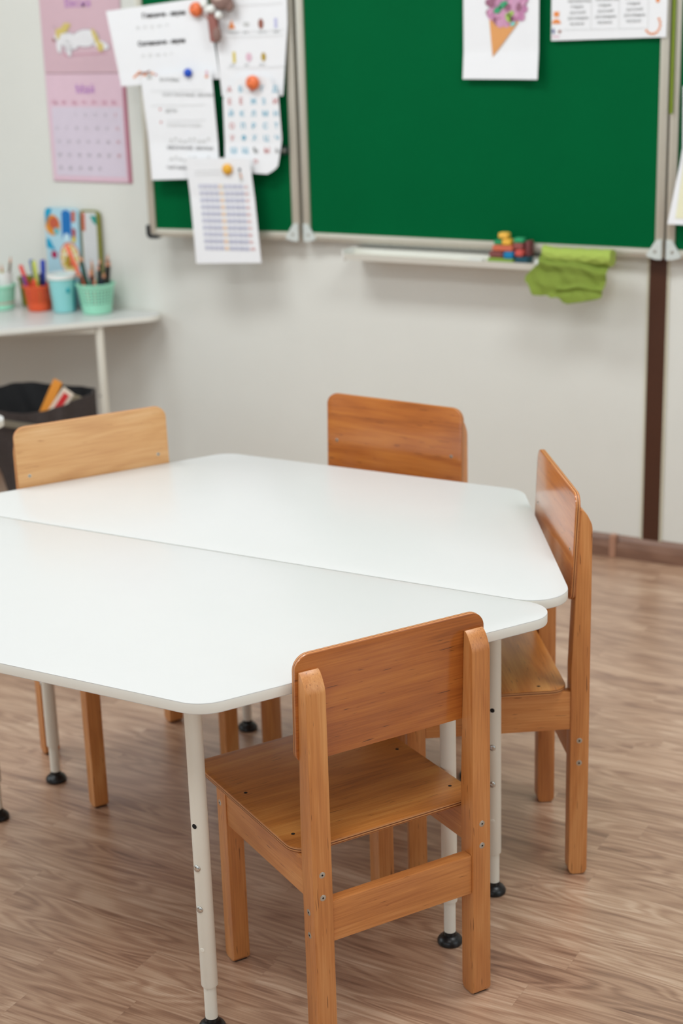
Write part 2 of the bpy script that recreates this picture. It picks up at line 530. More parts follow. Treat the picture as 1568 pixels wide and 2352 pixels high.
table_from('trapezoid_table', 'white trapezoid table nearest the camera, its long edge joined to a twin table', 'pair of white trapezoid tables',
           TC, TR, shifted(-1), trap_legs(-1), (FC, radians(60), radians(-92), FC), [.058, .045, .058, .058])
table_from('trapezoid_table', 'farther half of the central white table pair, on the chalkboard side', 'pair of white trapezoid tables',
           TC, TR, shifted(1), trap_legs(1), (radians(200), radians(-76), radians(90), radians(90)))
table_from('trapezoid_table', 'white table whose rounded corner pokes in at the left edge of the photo', None,
           (-2.423 - TW, 2.755, 0), 0, shifted(-1), trap_legs(-1), (FC,) * 4)
table_from('side_table', 'white table standing against the wall, carrying the pencil cups', None, (0, 0, 0), 0,
           [(-2.852, 3.976), (-3.295, 3.470), (-4.05, 3.470), (-4.50, 3.976)],
           [(-3.035, 3.80), (-3.40, 3.56), (-3.95, 3.56), (-4.32, 3.88)], (FC,) * 4, .05)


# ------------------------------------------------------------ chairs
def screw(bm_parent, c, n, r=.0052):
    b = bmesh.new()
    dome(b, Vector(c) + Vector(n) * -.0003, n, r, .0008, 0, 14)
    dome(b, Vector(c) + Vector(n) * .0004, n, r * .32, .0004, 1, 6)
    return obj('screw', b, ['steel', 'dark'], bm_parent)


def make_chair(label, loc, rz, k, pale=False, kx=1.0):
    """child's chair; k stretches the heights, kx the plan"""
    root = empty('child_chair', loc, rz); tag(root, label, 'chair')
    hw, pw, pd, pdt, ht, hb = .1521 * kx, .0314, .0320, .0210, .5993 * k, .5742 * k
    face = 'wood_pale' if pale else 'wood_ply'
    hs = .3199 * k
    zt = .350 * k
    for s in (-1, 1):
        # rear post: tapers in front above the seat, rounded off at the top
        prof = [(0, .010), (.003, .0035), (.008, .0015), (pd - .008, .0015), (pd - .003, .0035), (pd, .010), (pd, zt), (pdt, ht), (pdt - .003, ht + .0008)]
        for a in (.25, .5, .75, .93):
            prof.append(((pdt - .003) * (1 - a), ht - (ht - hb) * (a ** 1.75)))
        prof.append((0, hb - .004))
        x0 = s * hw if s < 0 else hw - pw
        bm = bmesh.new()
        prism(bm, prof, x0, x0 + pw, lambda u, v, d: (d, u, v), bev=.0013)
        leg = obj('leg', bm, 'wood_z', root, smooth=True); leg['label'] = 'rear leg that rises to hold the backrest'
        bm = bmesh.new(); box(bm, x0 + .004, x0 + pw - .004, .005, pd - .005, 0, .0035, .001); obj('felt_pad', bm, 'felt', leg)
        xs = s * (hw - pw / 2 + .0005)
        for z in (.2935, .2570): screw(leg, (xs, 0, z * k), (0, -1, 0))
        for z in (.2305, .1930): screw(leg, (s * hw, .0165, z * k), (s, 0, 0))
        # front leg
        fy0, fy1, fl = .2800, .3112, .0290
        xa = -hw if s < 0 else hw - fl
        prof = [(fy0, .009), (fy0 + .003, .0035), (fy0 + .008, .0015), (fy1 - .008, .0015), (fy1 - .003, .0035), (fy1, .009), (fy1, hs - .0092), (fy0, hs - .0092)]
        bm = bmesh.new(); prism(bm, prof, xa, xa + fl, lambda u, v, d: (d, u, v), bev=.002)
        leg = obj('leg', bm, 'wood_z', root, smooth=True); leg['label'] = 'short front leg under the seat'
        bm = bmesh.new(); box(bm, xa + .004, xa + fl - .004, fy0 + .004, fy1 - .004, 0, .0035, .001); obj('felt_pad', bm, 'felt', leg)
        screw(leg, (s * hw, .3005, .280 * k), (s, 0, 0))
        # side apron
        ya = (-hw + .002, -hw + .021) if s < 0 else (hw - .021, hw - .002)
        bm = bmesh.new(); box(bm, ya[0], ya[1], pd, fy0, .2497 * k, hs - .0092, .0012)
        obj('side_apron', bm, 'wood_y', root, smooth=True)
    bm = bmesh.new(); box(bm, -hw + .029, hw - .029, .286, .305, .258 * k, hs - .0092, .0012); obj('front_apron', bm, 'wood_x', root, smooth=True)
    bm = bmesh.new(); box(bm, -hw + pw, hw - pw, .0035, .0235, .1790 * k, .2435 * k, .0022); obj('stretcher', bm, 'wood_x', root, smooth=True)
    # plywood seat: the front rolls gently downward
    sw = .1586 * kx
    pts = fillet([(-sw, .0375), (sw, .0375), (sw, .379), (-sw, .379)], [.030, .030, .020, .020], 8)
    bm = bmesh.new()
    prism(bm, pts, hs - .009, hs, lambda u, v, d: (u, v, d), bev=.0012, side_mi=1)
    seat = obj('seat', bm, ['wood_seat', 'edge_seat'], root, smooth=True)
    for sx in (-.1365, .1365):
        for sy in (.085, .2375):
            b = bmesh.new(); dome(b, (sx, sy, hs - .0001), (0, 0, 1), .0030, .0005, 0, 12)
            obj('screw', b, 'dark', seat)
    # plywood backrest, leaning with the front face of the posts
    bw, zb, ztop, bt = .1565 * kx, .4584 * k, .6234 * k, .0095
    y_at = lambda z: pd + (pdt - pd) * (z - zt) / (ht - zt)
    lean = Vector((0, y_at(ztop) - y_at(zb), ztop - zb)).normalized()
    nrm = Vector((0, lean.z, -lean.y))
    base = Vector((0, y_at(zb), zb)); H = (ztop - zb) / lean.z
    pts = fillet([(-bw, 0), (bw, 0), (bw, H), (-bw, H)], [.018, .018, .024, .024], 10)
    bm = bmesh.new()
    prism(bm, pts, .0003, bt, lambda u, v, d: tuple(base + lean * v + nrm * d + Vector((u, 0, 0))), bev=.0018, side_mi=1)
    back = obj('backrest', bm, [face, 'edge_back'], root, smooth=True)
    for s in (-1, 1):
        for zz in (.5354 * k,):
            c = base + lean * ((zz - zb) / lean.z) + nrm * bt + Vector((s * .1335 * kx, 0, 0))
            b = bmesh.new(); dome(b, c - nrm * .0002, nrm, .0036, .0006, 0, 12); dome(b, c + nrm * .0003, nrm, .0016, .0004, 1, 6)
            obj('screw', b, ['steel', 'dark'], back)
    return root


make_chair('low wooden chair in the foreground, its back to the camera', (-.9799, 1.8371, 0), radians(59.71), 1.0)
make_chair('wooden chair at the right end of the table, seen from its side', (-.9848, 2.4862, 0), radians(124.55), 1.116, kx=.985)
make_chair('orange-brown wooden chair between the white table and the chalkboard wall', (-1.4947, 2.8246, 0), radians(175.67), 1.120, kx=1.03)
make_chair('palest wooden chair, at the left end of the table in front of the black bag', (-2.0138, 2.4576, 0), radians(-120.88), 1.121, pale=True, kx=1.025)

# ------------------------------------------------------------ chalkboard
BY = 3.955
ZB, ZTOP = .826, 1.84


def board_panel(root, w, zb, zt, corners, left_frame=True):
    """w = signed width measured from the local origin; front face at local y = 0"""
    x0, x1 = (w, 0) if w < 0 else (0, w)
    F = .023
    bm = bmesh.new(); box(bm, x0 + F * .6, x1 - F * .6, .003, .016, zb + F * .6, zt - F * .6); obj('writing_surface', bm, 'green', root)
    bm = bmesh.new()
    for (a, b, c, d) in ((x0, x0 + F, zb, zt), (x1 - F, x1, zb, zt)):
        box(bm, a, b, -.004, .020, c, d, .003); box(bm, a + .008, b - .008, -.006, .0, c, d, .001)
    for (c, d) in ((zb, zb + F), (zt - F, zt)):
        box(bm, x0 + F, x1 - F, -.004, .020, c, d, .003); box(bm, x0 + F, x1 - F, -.006, 0, c + .008, d - .008, .001)
    obj('frame', bm, 'alu', root, smooth=True)
    for (cx, sx, kind) in corners:
        bm = bmesh.new()
        if kind == 'plate':
            pts = [(.003, -.003), (.018, -.003), (.042, .003), (.042, .010), (.020, .044), (.014, .047), (.003, .047)]
            prism(bm, [(cx + sx * u, zb + v) for u, v in pts], -.010, -.004, lambda u, v, d: (u, d, v), bev=.001)
            pl = obj('corner_plate', bm, 'bluegrey', root)
            b = bmesh.new(); dome(b, (cx + sx * .020, -.010, zb + .018), (0, -1, 0), .0045, .0015)
            obj('rivet', b, 'steel', pl)
        else:
            pts = fillet([(-.006, -.006), (.030, -.006), (.030, .004), (.006, .006), (.004, .034), (-.006, .034)], [.014, .002, .003, .004, .002, .003], 5)
            prism(bm, [(cx + sx * u, zb + v) for u, v in pts], -.010, .020, lambda u, v, d: (u, d, v), bev=.001)
            obj('corner_cap', bm, 'black_plastic', root)


mb = empty('chalkboard', (-2.3935, BY, 0)); tag(mb, 'large green chalkboard panel in an aluminium frame on the back wall', 'chalkboard')
board_panel(mb, 1.064, ZB, ZTOP, ((.0, 1, 'plate'), (1.064, -1, 'plate')))
WA = radians(8)
lb = empty('chalkboard', (-2.4055, BY, 0), WA); tag(lb, 'left folding wing of the green chalkboard, covered with pinned papers', 'chalkboard')
board_panel(lb, -.487, ZB, ZTOP, ((-.487, 1, 'cap'), (0, -1, 'plate')))
rb = empty('chalkboard', (-1.3235, BY, 0), radians(-2)); tag(rb, 'right folding wing of the green chalkboard, cut by the photo edge', 'chalkboard')
board_panel(rb, .487, ZB, ZTOP, ((0, 1, 'plate'), (.487, -1, 'cap')))

# chalk tray
ty = BY - .004
tr_ = empty('chalk_tray', (-2.0, ty, 0)); tag(tr_, 'long aluminium chalk tray below the middle green panel', 'tray')
bm = bmesh.new()
prof = [(.030, .812), (-.004, .812), (-.006, .800), (-.060, .797), (-.064, .806), (-.067, .806), (-.066, .789), (.0, .786), (.030, .786)]
prism(bm, [(p[0], p[1]) for p in prof], -.225, .495, lambda u, v, d: (d, u, v), bev=.0006)
obj('trough', bm, 'alu_light', tr_)
for x in (-.229, .495):
    bm = bmesh.new(); box(bm, x, x + .004, -.069, .02, .785, .816 if x < 0 else .799, .001); obj('end_cap', bm, 'white', tr_)


# ------------------------------------------------------------ papers
class Sheet:
    """one printed sheet; local u to the right, v up, bent by bend(u, v) towards the room"""
    def __init__(s, bend=None):
        s.bm = bmesh.new(); s.mats = []; s.bend = bend or (lambda u, v: 0)

    def mi(s, m):
        if m not in s.mats: s.mats.append(m)
        return s.mats.index(m)

    def poly(s, pts, m, lift=.0006, thick=.0003):
        lift += .0008
        prism(s.bm, pts, -lift - thick, -lift, lambda u, v, d: (u, d, v), side_mi=s.mi(m), cap_mi=s.mi(m))

    def outline(s, pts, m, n=30, thick=.0005):
        """paper body: subdivided outline quad so that it can bend"""
        b = bmesh.new(); mi = s.mi(m)
        P = [Vector(p) for p in pts]
        if len(P) == 4:
            grid = [[(P[0].lerp(P[1], i / n)).lerp(P[3].lerp(P[2], i / n), j / n) for i in range(n + 1)] for j in range(n + 1)]
            for dd in (0, -thick):
                vs = [[b.verts.new((p.x, dd, p.y)) for p in r] for r in grid]
                for j in range(n):
                    for i in range(n): b.faces.new((vs[j][i], vs[j][i + 1], vs[j + 1][i + 1], vs[j + 1][i]))
            b.verts.ensure_lookup_table()
            k = (n + 1) ** 2
            ring = [i for i in range(n + 1)] + [(n + 1) * j + n for j in range(1, n + 1)] + [(n + 1) * n + i for i in range(n - 1, -1, -1)] + [(n + 1) * j for j in range(n - 1, 0, -1)]
            for a, c in zip(ring, ring[1:] + ring[:1]): b.faces.new((b.verts[a], b.verts[c], b.verts[c + k], b.verts[a + k]))
            merge(s.bm, b, mi)
        else:
            NR, NCc = 36, 14
            vs_ = [p.y for p in P]; lo, hi = min(vs_) + 1e-5, max(vs_) - 1e-5
            rows = []
            for j in range(NR + 1):
                v = lo + (hi - lo) * j / NR
                xs = []
                for a_, c_ in zip(P, P[1:] + P[:1]):
                    if (a_.y - v) * (c_.y - v) < 0: xs.append(a_.x + (c_.x - a_.x) * (v - a_.y) / (c_.y - a_.y))
                rows.append((v, min(xs), max(xs)))
            lay = []
            for dd in (0, -thick): lay.append([[b.verts.new((x0_ + (x1_ - x0_) * i / NCc, dd, v)) for i in range(NCc + 1)] for (v, x0_, x1_) in rows])
            for L_ in lay:
                for j in range(NR):
                    for i in range(NCc): b.faces.new((L_[j][i], L_[j][i + 1], L_[j + 1][i + 1], L_[j + 1][i]))
            A_, B_ = lay
            for j in range(NR):
                for i in (0, NCc): b.faces.new((A_[j][i], A_[j + 1][i], B_[j + 1][i], B_[j][i]))
            for i in range(NCc):
                for j in (0, NR): b.faces.new((A_[j][i], A_[j][i + 1], B_[j][i + 1], B_[j][i]))
            merge(s.bm, b, mi)

    def rect(s, u0, u1, v0, v1, m, lift=.0006, rot=0):
        s.poly([(u0, v0), (u1, v0), (u1, v1), (u0, v1)], m, lift)

    def disc(s, u, v, ru, rv, m, lift=.0008, n=14, rot=0):
        s.poly([(u + ru * cos(2 * pi * k / n) * cos(rot) - rv * sin(2 * pi * k / n) * sin(rot), v + ru * cos(2 * pi * k / n) * sin(rot) + rv * sin(2 * pi * k / n) * cos(rot)) for k in range(n)], m, lift)

    def text(s, t, u, v, size, m, rot=0, align='LEFT', sx=1, lift=.0020, bold=0):
        b = text_bm(t, size, align, bold)
        mtx = Matrix.Translation((u, -lift, v)) @ Matrix.Rotation(-rot, 4, 'Y') @ Matrix.Rotation(radians(90), 4, 'X') @ Matrix.Diagonal((sx, 1, 1, 1))
        merge(s.bm, b, s.mi(m), mtx)

    def line(s, u0, v0, u1, v1, w, m, lift=.0008):
        d = Vector((u1 - u0, v1 - v0)).normalized(); n = Vector((-d.y, d.x)) * w / 2
        s.poly([(u0 - n.x, v0 - n.y), (u1 - n.x, v1 - n.y), (u1 + n.x, v1 + n.y), (u0 + n.x, v0 + n.y)], m, lift)

    def done(s, name, root_like, y, label, cat, group=None, dx=0):
        """place on a board: root_like gives the board's frame; y = local depth"""
        for v in s.bm.verts: v.co.y -= s.bend(v.co.x, v.co.z)
        o = obj(name, s.bm, s.mats)
        o.location = root_like.location + Matrix.Rotation(root_like.rotation_euler.z, 3, 'Z') @ Vector((dx, y, 0))
        o.rotation_euler = root_like.rotation_euler
        tag(o, label, cat, group)
        return o


PAP = 'papers on the left chalkboard wing'
# -- vowel/consonant sheet, tilted, overhanging the board's left edge
s = Sheet(lambda u, v: .012 + max(0, -.42 - u) * .10 + max(0, 1.30 - v) * .03)
r1 = radians(3)
s.outline([(-.540, 1.259), (-.230, 1.276), (-.258, 1.497), (-.572, 1.467)], 'paper')
s.text('Гласные - звуки', -.462, 1.445, .0175, 'ink', r1, bold=.0006)
s.text('а  о  у  ы  э', -.482, 1.416, .012, 'paleink', r1, sx=1.6)
s.text('Согласные - звуки', -.480, 1.369, .0175, 'ink', r1, sx=.95, bold=.0006)
s.text('п  б  м  к  г', -.472, 1.338, .012, 'paleink', r1, sx=1.6)
for k in range(5): s.line(-.50 + k * .010, 1.282 + (k % 2) * .010, -.478 + k * .010, 1.300 - (k % 3) * .004, .005, 'orangeink' if k % 2 == 0 else 'brownink')
s.done('paper_sheet', lb, -.006, 'tilted white sheet overhanging the wing, with two bold dark headings', 'paper', PAP, dx=0.009)
# -- picture cards sheet
s = Sheet(lambda u, v: .008 + max(0, abs(u + .12) - .06) * .12)
s.outline([(-.224, 1.228), (-.037, 1.228), (-.014, 1.42), (-.236, 1.42)], 'paper')
s.outline([(-.236, 1.42), (-.014, 1.42), (-.012, 1.55), (-.236, 1.55)], 'paper')
for v in (1.388, 1.402, 1.305, 1.472): s.line(-.205, v, -.028, v + .002, .0009, 'paleink')
for k, (m, f) in enumerate((('orangeink', 't'), ('lilacink', 'o'), ('brownink', 'l'), ('lilacink', 'r'))):
    u, v = -.185 + k * .0445, 1.421
    if f == 't': s.poly([(u - .010, v - .011), (u + .010, v - .011), (u, v + .013)], m)
    elif f == 'l': s.disc(u, v, .008, .014, m)
    elif f == 'r': s.rect(u - .004, u + .006, v - .012, v + .014, m)
    else: s.disc(u, v, .010, .006, 'paleink')
for k, m in enumerate(('yellowink', 'pinkink', 'mustardink')):
    u, v = -.182 + k * .045, 1.333
    if k == 0: s.rect(u - .004, u + .004, v - .015, v + .015, m)
    else: s.disc(u, v, .009 if k == 1 else .007, .012, m)
for k, m in enumerate(('cyanink', 'redink', 'greyink')): s.disc(-.150 + k * .045, 1.512, .006, .008, m)
for v, ws in ((1.397, ('палатка', 'дом', 'листок', 'лента')), (1.310, ('звук', 'нос', 'орех')), (1.492, ('конь', 'мак', 'нож'))):
    for k, w in enumerate(ws): s.text(w, -.196 + k * .045, v, .008, 'greyink')
s.done('paper_sheet', lb, -.006, 'white sheet of small picture cards in a grid, behind the alphabet sheet', 'paper', PAP, dx=0.007)
# -- list sheet
s = Sheet(lambda u, v: .025 + max(0, 1.10 - v) * .10 + max(0, u + .30) * .06)
s.outline([(-.460, .995), (-.240, 1.003), (-.254, 1.302), (-.482, 1.286)], 'paper')
r3 = radians(-1)
s.disc(-.453, 1.286, .009, .009, 'paleink'); s.disc(-.431, 1.290, .003, .003, 'redink')
for (t, u, v, m, z, sx) in (('БУКВЫ', -.420, 1.272, 'greyink', .013, 1.4), ('СОГЛАСНЫЕ ЗВУКИ', -.414, 1.231, 'greyink', .012, 1.35), ('ДЕТИ', -.408, 1.186, 'greyink', .012, 1.1),
                        ('СЛОГИ И СЛОВА', -.405, 1.146, 'paleink', .012, 1.1), ('ЗВОНКИЕ ЗВУКИ', -.410, 1.083, 'ink', .012, 1.5), ('ЧИТАЕМ', -.412, 1.027, 'ink', .012, 1.4)):
    s.text(t, u, v, z, m, r3, sx=sx)
for v in (1.247, 1.206, 1.164, 1.102, 1.054):
    s.line(-.452 if v > 1.2 else -.405, v - .002, -.280, v, .0008, 'paleink')
for v in (1.194, 1.158): s.disc(-.424, v, .003, .003, 'redink')
for v0 in (1.108, 1.056):
    for k in range(9): s.disc(-.395 + k * .015, v0 + .004 * sin(k * 1.7), .004, .004, 'paleink', n=8)
s.disc(-.269, 1.293, .004, .008, 'pinkink'); s.disc(-.270, 1.283, .006, .003, 'orangeink')
s.done('paper_sheet', lb, -.006, 'long white list sheet under the blue magnet, lines of small grey print', 'paper', PAP, dx=0.015)
# -- alphabet sheet
s = Sheet(lambda u, v: .020 + max(0, 1.10 - v) * .08 + max(0, abs(u + .13) - .07) * .10)
pts = fillet([(-.224, 1.022), (-.090, 1.014), (-.060, 1.034), (-.046, 1.110), (-.052, 1.235), (-.082, 1.284), (-.170, 1.284), (-.222, 1.228)], [.006, .012, .012, .02, .03, .035, .035, .03], 5)
s.outline(pts, 'paper')
alph = ['АБВГД', 'ЕЁЖЗИ', 'ЙКЛМН', 'ОПРСТ', 'УФХЦЧ', 'ШЩЪЫЬ', '  ЭЮЯ']
cols = ['RBRBB', 'RRBBR', 'BBBBB', 'RBBBB', 'RBBBB', 'BBGRG', '  RRR']
for j, row in enumerate(alph):
    for i, chh in enumerate(row):
        if chh == ' ': continue
        if j == 6 and i > 2: continue
        s.text(chh, -.208 + i * .0345 + j * .0005, 1.240 - j * .0335, .0215, {'R': 'redink', 'B': 'cyanink', 'G': 'greyink'}[cols[j][i]])
s.done('alphabet_sheet', lb, -.006, 'round-cornered alphabet sheet of red and blue letters', 'paper', PAP, dx=0.012)
# -- number grid
s = Sheet(lambda u, v: .044 + max(0, .95 - v) * .08 + max(0, u + .17) * .05)
s.outline([(-.328, .760), (-.120, .768), (-.150, 1.060), (-.352, 1.060)], 'paper')
for r in range(10):
    v = .976 - r * .0193
    ofs = r * .0017
    for cidx in range(10):
        u = -.313 + cidx * .0158 + ofs
        if cidx == 4: s.rect(u - .001, u + .0135, v - .0020, v + .0105, 'cellcream', .0005); m = 'orangeink'
        elif cidx == 9: m = 'redink'
        else: s.rect(u - .001, u + .0140, v - .0020, v + .0105, 'cellblue', .0005); m = 'blueink'
        s.text(str(r * 10 + cidx + 1), u, v, .0112, m)
s.line(-.325, 1.022, -.245, 1.025, .0010, 'paleink'); s.line(-.325, 1.012, -.245, 1.015, .0010, 'paleink')
s.disc(-.182, 1.028, .004, .004, 'ink'); s.poly([(-.188, 1.022), (-.178, 1.022), (-.172, .996), (-.182, .994)], 'paleink'); s.line(-.180, 1.018, -.177, 1.004, .003, 'orangeink')
s.done('number_sheet', lb, -.006, 'white number grid sheet hanging lowest, below the wing frame', 'paper', PAP, dx=0.024)


def on_wing(u, y, v):
    return lb.location + Matrix.Rotation(WA, 3, 'Z') @ Vector((u, y, v))


def magnet(u, v, y, r, m, label, h=.012, face=False):
    bm = bmesh.new(); dome(bm, (0, 0, 0), (0, -1, 0), r, h, 0, 24)
    o = obj('magnet', bm, m, smooth=True); o.location = on_wing(u, y, v); o.rotation_euler = (0, 0, WA)
    tag(o, label, 'magnet', None)
    if face:
        for (a, b) in ((-.25, .35), (-.1, -.45)):
            bb_ = bmesh.new(); dome(bb_, (a * r, -h * .90 + .0008, b * r), (0, -1, 0), r * .17, .0015, 0, 10)
            obj('eye', bb_, flat('dark_brown_dot', (96, 40, 24)), o)
    return o


ORM = flat('orange_magnet', (236, 118, 66), .4)
magnet(-.280, 1.464, -.026, .020, ORM, 'orange round magnet on the tilted sheet, beside the brown doll', face=True, h=.014)
magnet(-.112, 1.265, -.036, .020, ORM, 'orange round magnet at the top of the alphabet sheet', face=True, h=.014)
magnet(-.312, 1.294, -.034, .0125, flat('blue_magnet', (0, 74, 190), .35), 'blue round magnet holding the long list sheet')
magnet(-.195, 1.029, -.053, .0155, flat('yellow_magnet', (232, 172, 50), .35), 'yellow round magnet holding the number grid sheet')
bm = bmesh.new(); tube(bm, (0, 0, 0), (0, -.012, 0), .013, .011, 20, 0); dome(bm, (0, -.012, 0), (0, -1, 0), .005, .003, 1)
o = obj('magnet', bm, [flat('smoky_knob', (52, 66, 62), .3), 'steel'], smooth=True); o.location = on_wing(-.037, -.002, 1.078); o.rotation_euler = (0, 0, WA)
tag(o, 'small dark grey knob beside the wing frame, right of the alphabet sheet', 'magnet')

# hanging doll
dl = empty('doll', on_wing(-.217, -.040, 1.40), WA); tag(dl, 'small brown fabric doll with white bobbles hanging at the top of the wing', 'toy')
BR = plain('glitter_brown_fabric', (150, 96, 88), .8, var=.5, scale=420)
BR2 = plain('soft_brown_plush', (140, 112, 104), .95, var=.3, scale=300)
bm = bmesh.new(); sphere(bm, (.022, 0, .088), .028, 0, (1.2, .6, 1)); sphere(bm, (.046, 0, .072), .014, 0, (1, .6, 1.2)); obj('head', bm, BR2, dl)
bm = bmesh.new(); sphere(bm, (.020, -.010, .097), .016, 0, (1.2, .6, 1)); obj('face', bm, flat('cream_face', (214, 190, 176)), dl)
bm = bmesh.new()
for (u, v, r) in ((-.025, .078, .011), (-.004, .064, .012), (.018, .047, .011), (-.016, .062, .008)): sphere(bm, (u, -.012, v), r)
obj('bobbles', bm, 'white', dl, smooth=True)
bm = bmesh.new()
pts = fillet([(-.020, .055), (.006, .056), (.010, -.022), (-.014, -.026)], .006, 4)
prism(bm, pts, -.010, .010, lambda u, v, d: (u, d, v), bev=.004); obj('body', bm, BR, dl, smooth=True)
bm = bmesh.new(); sphere(bm, (.006, -.004, -.004), .017, 0, (.75, .6, 1.3)); obj('skirt', bm, BR2, dl)
bm = bmesh.new(); tube(bm, (-.032, -.006, .052), (-.018, -.006, .036), .002, .002, 8); obj('cord', bm, 'brownink', dl)

# -- sheets on the middle panel
# coordinates relative to the main board root
s = Sheet(lambda u, v: .006 + max(0, 1.34 - v) * .10 + max(0, u - .66) * .15)
s.outline([(.511, 1.270), (.726, 1.268), (.726, 1.56), (.511, 1.56)], 'paper')
ic = lambda px: px
s.poly([(.583, 1.437), (.668, 1.410), (.595, 1.324)], flat('cone_orange', (222, 156, 92)), .0006)
for k in range(5): s.line(.588 + k * .003, 1.425 - k * .018, .650 - k * .012, 1.418 - k * .018, .0022, flat('dark_caramel', (206, 140, 70)), .0010)
random.seed(3)
s.disc(.634, 1.454, .050, .042, flat('scoop_base', (200, 150, 180)), .0008, 20)
SC = [flat('scoop_pink', (206, 150, 182)), flat('scoop_mauve', (150, 96, 120)), flat('scoop_rose', (186, 120, 160)), flat('scoop_green', (60, 158, 110)), flat('scoop_lime', (160, 190, 90)), flat('scoop_teal', (120, 200, 190))]
for k in range(70):
    a = random.uniform(0, pi * 2); r = random.uniform(0, 1) ** .5
    u, v = .634 + .056 * r * cos(a), 1.452 + .048 * r * sin(a)
    s.disc(u, v, random.uniform(.007, .015), random.uniform(.006, .012), SC[random.choice((0, 0, 0, 2, 2, 1))], .0011 + k * .00002, 9, random.uniform(0, 3))
for (u, v, m, a, b) in ((.609, 1.440, 3, .012, .008), (.625, 1.452, 3, .014, .008), (.640, 1.420, 4, .008, .013), (.652, 1.405, 5, .008, .005), (.646, 1.430, 4, .010, .006), (.636, 1.445, 1, .008, .008), (.650, 1.418, 1, .008, .006)):
    s.disc(u, v, a, b, SC[m], .0034, 10, .5)
s.done('ice_cream_drawing', mb, -.002, 'white sheet with a coloured ice cream cone drawing', 'drawing')

s = Sheet(lambda u, v: .006 + max(0, .78 - u) * .03 + max(0, u - 1.0) * .06)
s.outline([(.756, 1.362), (1.058, 1.366), (1.060, 1.56), (.756, 1.56)], 'paper')
for (c, u0) in enumerate((.800, .873, .948)):
    s.line(u0 + .062, 1.385, u0 + .062, 1.50, .0007, 'paleink')
    s.line(u0 - .012, 1.388, u0 + .055, 1.388, .0007, 'paleink')
    for r, w in enumerate(('математика', 'чтение', 'русский', 'рисование', 'музыка')[::1]):
        s.text(w, u0 + (.006 if len(w) < 8 else 0), 1.453 - r * .0135 + .002 * c, .0105, 'greyink')
s.rect(.763, .777, 1.420, 1.432, 'orangeink'); s.poly([(.758, 1.403), (.782, 1.403), (.778, 1.412), (.768, 1.415), (.760, 1.410)], 'orangeink')
s.disc(.762, 1.385, .004, .007, 'blueink'); s.disc(.779, 1.384, .004, .004, 'brownink'); s.rect(.759, .778, 1.370, 1.374, 'pinkink')
for k in range(9):
    a = radians(-140 + k * 22); s.disc(1.022 + .020 * cos(a), 1.396 + .022 * sin(a), .0033, .0033, 'orangeink', n=8)
s.disc(1.034, 1.452, .005, .005, 'orangeink')
s.done('lesson_schedule', mb, -.002, 'wide white schedule sheet with three columns of print, right of the drawing', 'paper')

# -- right wing things
s = Sheet(lambda u, v: .010 + max(0, 1.06 - v) * .13)
s.outline([(.014, .917), (.20, .917), (.20, 1.105), (.040, 1.104)], 'paper')
s.outline([(.040, 1.104), (.20, 1.105), (.20, 1.25), (.036, 1.25)], 'paper')
s.poly([(.034, .932), (.19, .932), (.19, 1.09), (.048, 1.09)], flat('pale_yellow_green_print', (232, 229, 196)), .0006)
s.done('poster_sheet', rb, -.004, 'white sheet with a pale yellow print, cut by the right edge of the photo', 'poster')
bm = bmesh.new(); box(bm, -1.3215, -1.3130, BY - .0135, BY - .0105, 1.184, 1.66, .0006)
o = obj('green_ruler_strip', bm, flat('olive_green_strip', (112, 132, 12)))
tag(o, 'narrow olive green strip hanging over the frame joint at top right', 'strip')

# ------------------------------------------------------------ calendar
cal = empty('wall_calendar', (-3.1635, Y1, 0)); tag(cal, 'pink wall calendar with a unicorn picture', 'calendar')
s = Sheet(lambda u, v: .004)
s.outline([(-.1515, 1.292), (.1515, 1.292), (.1515, 1.600), (-.1515, 1.600)], 'pinkpage')
WH = flat('unicorn_white', (232, 230, 232)); YM = flat('mane_yellow', (214, 192, 110)); GR = flat('unicorn_outline', (150, 140, 150))
for (m, g, lf) in ((GR, 1.07, .0006), (WH, 1.0, .0010)):
    s.disc(.015, 1.392, .048 * g, .025 * g, m, lf, 20, .05); s.disc(-.045, 1.384, .036 * g, .024 * g, m, lf + .0001, 20, -.2)
    s.disc(-.078, 1.398, .017 * g, .022 * g, m, lf + .0002, 16, .3); s.disc(-.087, 1.372, .010 * g, .022 * g, m, lf + .0003, 16, 0)
    s.disc(.072, 1.372, .030 * g, .012 * g, m, lf + .0004, 16, -.25); s.disc(-.052, 1.362, .012 * g, .022 * g, m, lf + .0005, 16, .1)
s.poly([(-.092, 1.412), (-.080, 1.400), (-.098, 1.388), (-.106, 1.394)], WH, .0017); s.poly([(-.106, 1.396), (-.098, 1.390), (-.104, 1.384), (-.110, 1.388)], 'brownink', .0019)
for q_ in (-.066, -.058, -.050, -.042): s.line(q_, 1.352, q_ + .004, 1.372, .0012, GR, .0020)
s.disc(-.070, 1.416, .026, .010, YM, .0018, 14, .3); s.disc(-.052, 1.430, .016, .007, YM, .0019, 14, 0); s.disc(-.088, 1.406, .008, .016, YM, .0020, 12, .1)
s.disc(.055, 1.392, .008, .030, YM, .0018, 12, .45); s.disc(.070, 1.366, .012, .014, YM, .0019, 12, 0)
s.poly([(-.096, 1.424), (-.090, 1.418), (-.112, 1.434)], GR, .0012)
s.disc(-.060, 1.345, .010, .004, 'roseink', .0012); s.line(-.060, 1.343, .090, 1.348, .0015, 'roseink')
s.text('Весна', -.055, 1.482, .034, 'purple')
for v in s.bm.verts: v.co.y -= .003
obj('picture_page', s.bm, s.mats, cal)
s = Sheet()
bm = s.bm; b2 = bmesh.new(); box(b2, -.1515, .1515, -.004, 0, .967, 1.290, .0008); merge(bm, b2, s.mi('mauve'))
